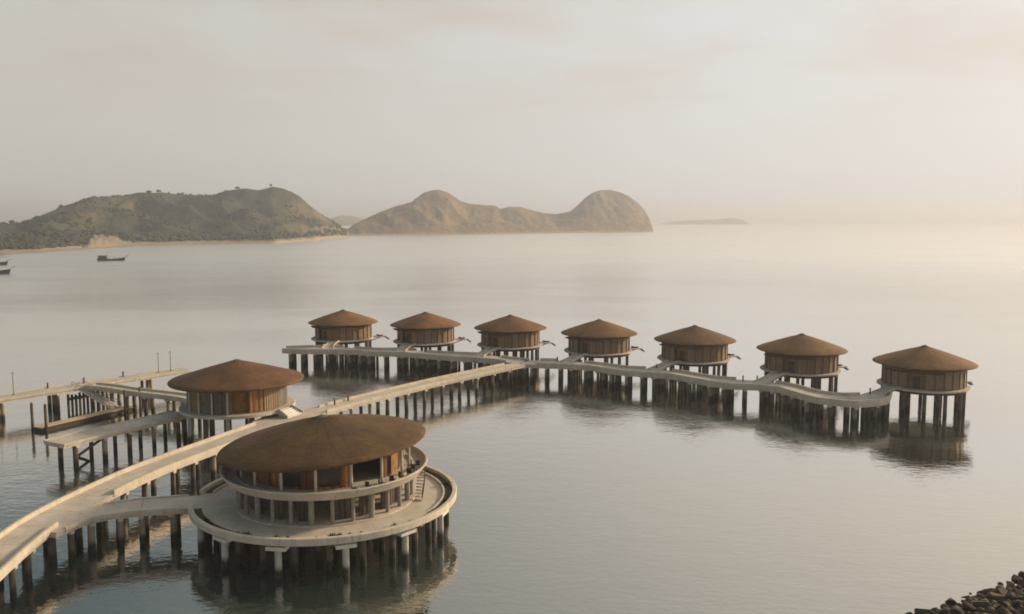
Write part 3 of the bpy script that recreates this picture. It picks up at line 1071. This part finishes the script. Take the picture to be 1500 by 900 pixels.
c0 = make_chair()
for k in range(8):
    a = R(-62 + 8.5 * k)
    c = c0 if k == 0 else copy_tree(c0)
    c.location = (PX + 10.65 * math.cos(a), PY + 10.55 * math.sin(a), 7.404)
    c.rotation_euler = (0, 0, a + (.5 if k % 2 else -.4) + PI / 2)

# low plants in the planter
pm = []
for k in range(3):
    mb = MB()
    for q in range(46):
        a = rng.uniform(0, 2 * PI)
        el = rng.uniform(.2, 1.4)
        l = rng.uniform(.25, .6)
        d = Vector((math.cos(a) * math.cos(el), math.sin(a) * math.cos(el), math.sin(el)))
        s = Vector((-math.sin(a), math.cos(a), 0)) * .045
        p = d * l
        mb.add([s * .4, -s * .4, p * .6 - s, p, p * .6 + s], [(0, 1, 2, 3, 4)])
    o = obj('planter_plant', mb, M['plant'])
    pm.append(o.data)
    bpy.data.objects.remove(o)
for k in range(30):
    a = R(rng.uniform(200, 300)) if k < 22 else R(rng.uniform(300, 420))
    o = bpy.data.objects.new('planter_plant', pm[k % 3])
    COL.objects.link(o)
    o.location = (PX + 14.08 * math.cos(a), PY + 14.08 * math.sin(a), 4.0)
    s = rng.uniform(.7, 1.3)
    o.scale = (s, s, s)
    tag(o, 'low green tuft growing in the planter along the pavilion platform rim', 'plant', 'green tufts in the rim planter')

# ================================================================ LOW PAVILION (reception)
QX, QY = -46.3, 141.8
t = thing('low_pavilion', 'single storey round pavilion with a broad tan conical roof beside the boardwalk', 'pavilion', (QX, QY, 0))
mb = MB().lathe([(.001, 12.55), (.6, 12.48), (3, 11.8), (6, 10.95), (8.6, 10.12), (10, 9.74), (10.7, 9.5), (10.95, 9.3), (10.9, 9.12), (10.6, 9.12), (8.4, 9.45), (3, 9.9), (.001, 10.0)], 160)
rf = obj('roof', ragged(mb, 10.95, .035), M['thatchbig'], t, smooth=True)
obj('roof_cap', MB().lathe([(.001, 12.68), (.4, 12.62), (.85, 12.44), (.8, 12.36), (.001, 12.4)], 20), M['cap'], rf)
g0, g1 = R(281), R(300)
obj('wall', MB().lathe([(8.1, 5.02), (8.1, 9.5), (7.9, 9.5), (7.9, 5.02)], 70, g1, g0 + 2 * PI, closed=True), M['wallgrey'], t)
obj('entrance_screen', MB().lathe([(7.2, 5.02), (7.2, 9.4), (7.1, 9.4), (7.1, 5.02)], 8, g0 - .05, g1 + .05, closed=True), M['door'], t)
for a0, a1, mm in ((R(300.5), R(316), 'amberglow'), (R(318), R(338), 'wall'), (R(246), R(258), 'white'), (R(262), R(270), 'fascia'), (R(228), R(240), 'wall')):
    obj('wall_panel', MB().lathe([(8.12, 5.1), (8.2, 5.1), (8.2, 8.75), (8.12, 8.75)], 8, a0, a1, closed=True), M['wallgrey' if mm in ('white', 'fascia') else mm], t)
for a in (R(226), R(243), R(260), R(277)):
    obj('post', MB().bar((8.5 * math.cos(a), 8.5 * math.sin(a), 5.0), (8.5 * math.cos(a), 8.5 * math.sin(a), 9.3), .12, 8), M['fascia'], t)
obj('deck', MB().lathe([(.001, 5.0), (9.3, 5.0), (9.4, 4.93), (9.4, 4.5), (9.2, 4.45), (.001, 4.45)], 80), M['parapet'], t)
for k in range(14):
    a = 2 * PI * k / 14 + R(277)
    o = inst(PILE_PALE if k % 4 == 0 else PILE_TALL, 'piling', t, (QX + 8.5 * math.cos(a), QY + 8.5 * math.sin(a), 1.48 if k % 4 == 0 else .03))
for k in range(8):
    a = 2 * PI * k / 8
    inst(PILE_TALL, 'piling', t, (QX + 4.6 * math.cos(a), QY + 4.6 * math.sin(a), .03))
# curved steps down to the landing
mb = MB()
for k in range(5):
    mb.lathe([(9.42 + .4 * k, 4.85 - .2 * k), (9.82 + .4 * k, 4.85 - .2 * k), (9.82 + .4 * k, 3.7), (9.42 + .4 * k, 3.7)], 10, R(-30), R(-10), closed=True)
sp_ = obj('entry_steps', mb, M['white'], t)
for a in (R(-30.8), R(-9.2)):
    ca, sa = math.cos(a), math.sin(a)
    mb = MB()
    mb.add([((r_ * ca - s_ * sa), (r_ * sa + s_ * ca), z_) for s_ in (-.1, .1) for r_, z_ in ((9.4, 4.2), (11.6, 3.6), (11.6, 4.3), (9.4, 5.4))],
           [(0, 1, 2, 3), (7, 6, 5, 4), (0, 4, 5, 1), (1, 5, 6, 2), (2, 6, 7, 3), (3, 7, 4, 0)])
    obj('cheek_wall', mb, M['parapet'], sp_)

# ================================================================ LEFT PIERS
walkway('pier', 'long low concrete pier at the far left with thin poles on it', 'pier',
        [(-112, 127), (-100.5, 141.5), (-93.6, 151.2), (-85.4, 162.3), (-77.8, 172.6), (-70.4, 182.2)], [4.6] * 6, par_h=.14, par_t=.2, bents=9.75, npile=3, bw=4.4, group='service piers on the left')
walkway('pier', 'nearer of the left piers, its pale deck ending in open water before the low pavilion', 'pier',
        [(-66.3, 120.8), (-63.0, 126.8), (-59.2, 133.4), (-55.2, 140.3)], [4.8] * 4, par_h=.12, par_t=.2, bents=4.6, npile=2, bw=4.6, group='service piers on the left')
walkway('link_walkway', 'short sloping link walkway between the far left pier and the low pavilion', 'walkway',
        [(-83.0, 164.0), (-78.0, 162.2), (-72.0, 158.8), (-66.6, 156.2), (-60, 153.0), (-54.8, 149.0)], [3.0] * 6, ztop=3.892, par_h=.35, bents=5.0, npile=2, left=((.05, .95),), right=((.05, .95),))
# dark landing block under the pier at the link
t = thing('mooring_block', 'dark timber fender block under the far left pier', 'fender', (-83.5, 163.5, 0))
mb = MB()
for k in range(7):
    mb.box(-84.8 + .8 * k * .55, 160.4 + .8 * k * .75, 1.2, .34, .34, 3.2 - .3 * (k % 3), .9)
obj('fender_timbers', mb, M['dark'], t, world=True)
obj('wale', MB().box(-83.3, 162.2, 1.9, 5.0, .6, .5, math.atan2(.75, .55)), M['dark'], t, world=True)
# floating dock with guide piles
t = thing('floating_dock', 'narrow floating dock with tan planks low on the water', 'dock', (-77, 151.5, 0))
ang = math.atan2(16.0, 8.0)
obj('planks', MB().box(-76.9, 151.2, .66, 18.6, 2.3, .12, ang), M['plank'], t, world=True)
obj('pontoon', MB().box(-76.9, 151.2, .28, 18.4, 2.1, .62, ang), M['dark'], t, world=True)
obj('fender', MB().box(-76.9 + 1.2 * math.sin(ang), 151.2 - 1.2 * math.cos(ang), .56, 18.2, .12, .2, ang), M['dark'], t, world=True)
GP = [((-82.6, 144.2), 'tall guide pile, left of the two at the outer end of the floating dock'), ((-79.6, 143.0), 'tall guide pile, right of the two at the outer end of the floating dock'),
      ((-71.6, 155.2), 'guide pile beside the inner end of the floating dock'), ((-70.0, 158.0), 'guide pile just past the foot of the gangway')]
for (x, y), lb in GP:
    o = obj('guide_pile', MB().lathe([(.001, -2.5), (.24, -2.5), (.24, 4.5), (.16, 4.72), (.001, 4.8)], 12), M['pile'])
    o.location = (x, y, 0)
    tag(o, lb, 'pile', 'guide piles of the floating dock')
t = thing('gangway', 'long sloping gangway with side rails from the far left pier down to the floating dock', 'gangway', (-79.6, 160.6, 0))
p0, p1 = Vector((-84.6, 163.6, 3.88)), Vector((-74.6, 157.6, .80))
dv = (p1 - p0).normalized()
sv = Vector((-dv.y, dv.x, 0)).normalized()
mb = MB()
q = [p0 + sv * 1.1, p0 - sv * 1.1, p1 - sv * 1.1, p1 + sv * 1.1]
mb.add([tuple(v) for v in q] + [tuple(v + Vector((0, 0, .1))) for v in q], [(3, 2, 1, 0), (4, 5, 6, 7), (0, 1, 5, 4), (1, 2, 6, 5), (2, 3, 7, 6), (3, 0, 4, 7)])
obj('tread_deck', mb, M['fascia'], t, world=True)
for s in (-1, 1):
    mb = MB()
    for k in range(7):
        pp = p0 + (p1 - p0) * (k / 6) + sv * 1.1 * s
        mb.bar(pp, pp + Vector((0, 0, 1.0)), .04)
    for h_ in (.5, 1.0):
        mb.bar(p0 + sv * 1.1 * s + Vector((0, 0, h_)), p1 + sv * 1.1 * s + Vector((0, 0, h_)), .05)
    obj('handrail', mb, M['metal'], t, world=True)
# braces under near pier
t = thing('pier_brace', 'broken diagonal brace sticking out under the nearer left pier', 'brace', (-63.5, 124.5, 0))
obj('brace_beam', MB().bar((-64.6, 123.6, 1.0), (-62.2, 126.4, 2.9), .22, 8).bar((-64.6, 123.6, 1.0), (-62.6, 125.6, -.6), .22, 8), M['pile'], t, world=True)

# poles and bollards on the piers
PO = [((-93.3, 152.6), 'thin pole, left of the pair at the left end of the far pier'), ((-91.7, 154.6), 'thin pole, right of the pair at the left end of the far pier'),
      ((-74.6, 177.8), 'thin pole, left of the pair at the right end of the far pier'), ((-72.9, 180.0), 'thin pole, right of the pair at the right end of the far pier')]
for (x, y), lb in PO:
    t = thing('lamp_pole', lb, 'pole', (x, y, 3.9), 0, 'thin poles on the far left pier')
    obj('pole', MB().lathe([(.001, 0), (.09, 0), (.06, 4.0), (.001, 4.0)], 8), M['metal'], t)
    obj('lamp', MB().box(0, 0, 4.08, .3, .3, .16), M['metal'], t)
    obj('base', MB().lathe([(.001, 0), (.22, 0), (.22, .18), (.001, .2)], 10), M['metal'], t)
BO = [(-79.9, 173.0, 'bollard light on the far left pier above the link walkway'), (-88.9, 161.0, 'bollard light on the far left pier, nearest the outer end'),
      (-84.6, 166.3, 'bollard light on the far left pier, second from the outer end'),
      (46.2, 168.3, 'bollard light on the villa row walkway left of the second villa from the right'), (31.2, 181.8, 'bollard light at the ramp of the third villa from the right'),
      (49.0, 168.2, 'bollard light at the ramp of the second villa from the right'), (66.2, 155.3, 'bollard light at the ramp of the nearest villa'),
      (10.3, 191.8, 'bollard light at the ramp of the middle villa'), (-29.2, 149.6, 'bollard light on the bridge near the landing deck'),
      (-30.9, 146.2, 'bollard light on the landing deck edge')]
bme = None
for x, y, lb in BO:
    t = thing('bollard_light', lb, 'bollard', (x, y, 3.9), 0, 'bollard lights on the walkways')
    if bme is None:
        p_1 = obj('post', MB().lathe([(.001, 0), (.15, 0), (.13, .9), (.001, .9)], 10), M['dark'], t)
        p_2 = obj('cap', MB().lathe([(.001, .91), (.19, .91), (.19, 1.08), (.001, 1.13)], 10), M['metal'], t)
        bme = (p_1.data, p_2.data)
    else:
        inst(bme[0], 'post', t, (x, y, 3.9))
        inst(bme[1], 'cap', t, (x, y, 3.9))

# ================================================================ BOATS
def make_boat():
    t = thing('fishing_boat', '', 'boat')
    n = 22
    mb = MB()
    vs = []
    for i in range(n + 1):
        f = i / n                       # 0 stern .. 1 bow
        x = -11.5 + 23 * f
        half = 2.5 * (math.sin(PI * min(1, .28 + f * .74)) ** .7) if f < .98 else .08
        sheer = 1.3 + .5 * (1 - f) ** 2 + 2.1 * max(0, f - .45) ** 1.6 * 2.2
        vs += [(x + 1.6 * max(0, f - .8) * 3, -half, sheer), (x, -half * .75, .35), (x - 1.0 * max(0, f - .8) * 5, 0, -.5), (x, half * .75, .35), (x + 1.6 * max(0, f - .8) * 3, half, sheer)]
    fs = []
    for i in range(n):
        for k in range(4):
            fs.append((i * 5 + k, i * 5 + 5 + k, i * 5 + 6 + k, i * 5 + 1 + k))
        fs.append((i * 5 + 4, i * 5 + 9, i * 5 + 5, i * 5))
    fs.append((0, 1, 2, 3, 4))
    mb.add(vs, fs)
    obj('hull', mb, M['hull'], t)
    mb = MB().bar((12.0, 0, 3.6), (15.5, 0, 4.7), .22, 6, .12)
    obj('bowsprit', mb, M['hull'], t)
    cb = obj('cabin', MB().box(-7.3, 0, 2.9, 6.4, 3.6, 2.6), M['hull'], t)
    obj('cabin_roof', MB().box(-7.0, 0, 4.33, 7.6, 4.2, .22), M['dark'], cb)
    mb = MB()
    for k in range(4):
        mb.box(-9.6 + 1.5 * k, -1.83, 3.2, .9, .08, .8)
    obj('cabin_window', mb, M['glass'], cb)
    obj('awning', MB().box(2.6, 0, 3.15, 10.5, 3.4, .16), M['boatpale'], t)
    mb = MB()
    for x in (-2, 2.6, 7.2):
        for y in (-1.5, 1.5):
            mb.bar((x, y, 1.3), (x, y, 3.07), .08)
    obj('awning_post', mb, M['hull'], t)
    obj('mast', MB().bar((-3.2, 0, 1.2), (-3.2, 0, 7.4), .12, 6, .06), M['hull'], t)
    return t


bt = make_boat()
bt.location = (-354, 754, .0)
bt.rotation_euler = (0, 0, R(4))
bt['label'] = 'dark wooden fishing boat with stern cabin moored in open water before the near hill'
bt['group'] = 'moored wooden boats'
for (x, y, rz, lb) in ((-349.5, 572, 8, 'grey wooden boat cut by the left edge with its bow pointing right, the nearer one'),
                       (-414.5, 680, 5, 'dark boat at the left edge, only its bow tip showing, the farther one')):
    c = copy_tree(bt)
    c.location = (x, y, 0)
    c.rotation_euler = (0, 0, R(rz))
    c['label'] = lb

# ================================================================ HAZE
HZ = .00025
m = bpy.data.materials.new('haze_air')
m.use_nodes = True
m.node_tree.nodes.clear()
nb = NB(m.node_tree)
pvn = nb.n('ShaderNodeVolumePrincipled', None, Density=HZ, Anisotropy=.30)
pvn.inputs['Color'].default_value = (.83, .87, .98, 1)
o_ = nb.n('ShaderNodeOutputMaterial')
m.node_tree.links.new(pvn.outputs[0], o_.inputs['Volume'])
hz = obj('haze', MB().box(0, 5100, 60, 18400, 11400, 134), m)
tag(hz, 'pale warm haze filling the air over the bay', 'haze', kind='stuff')
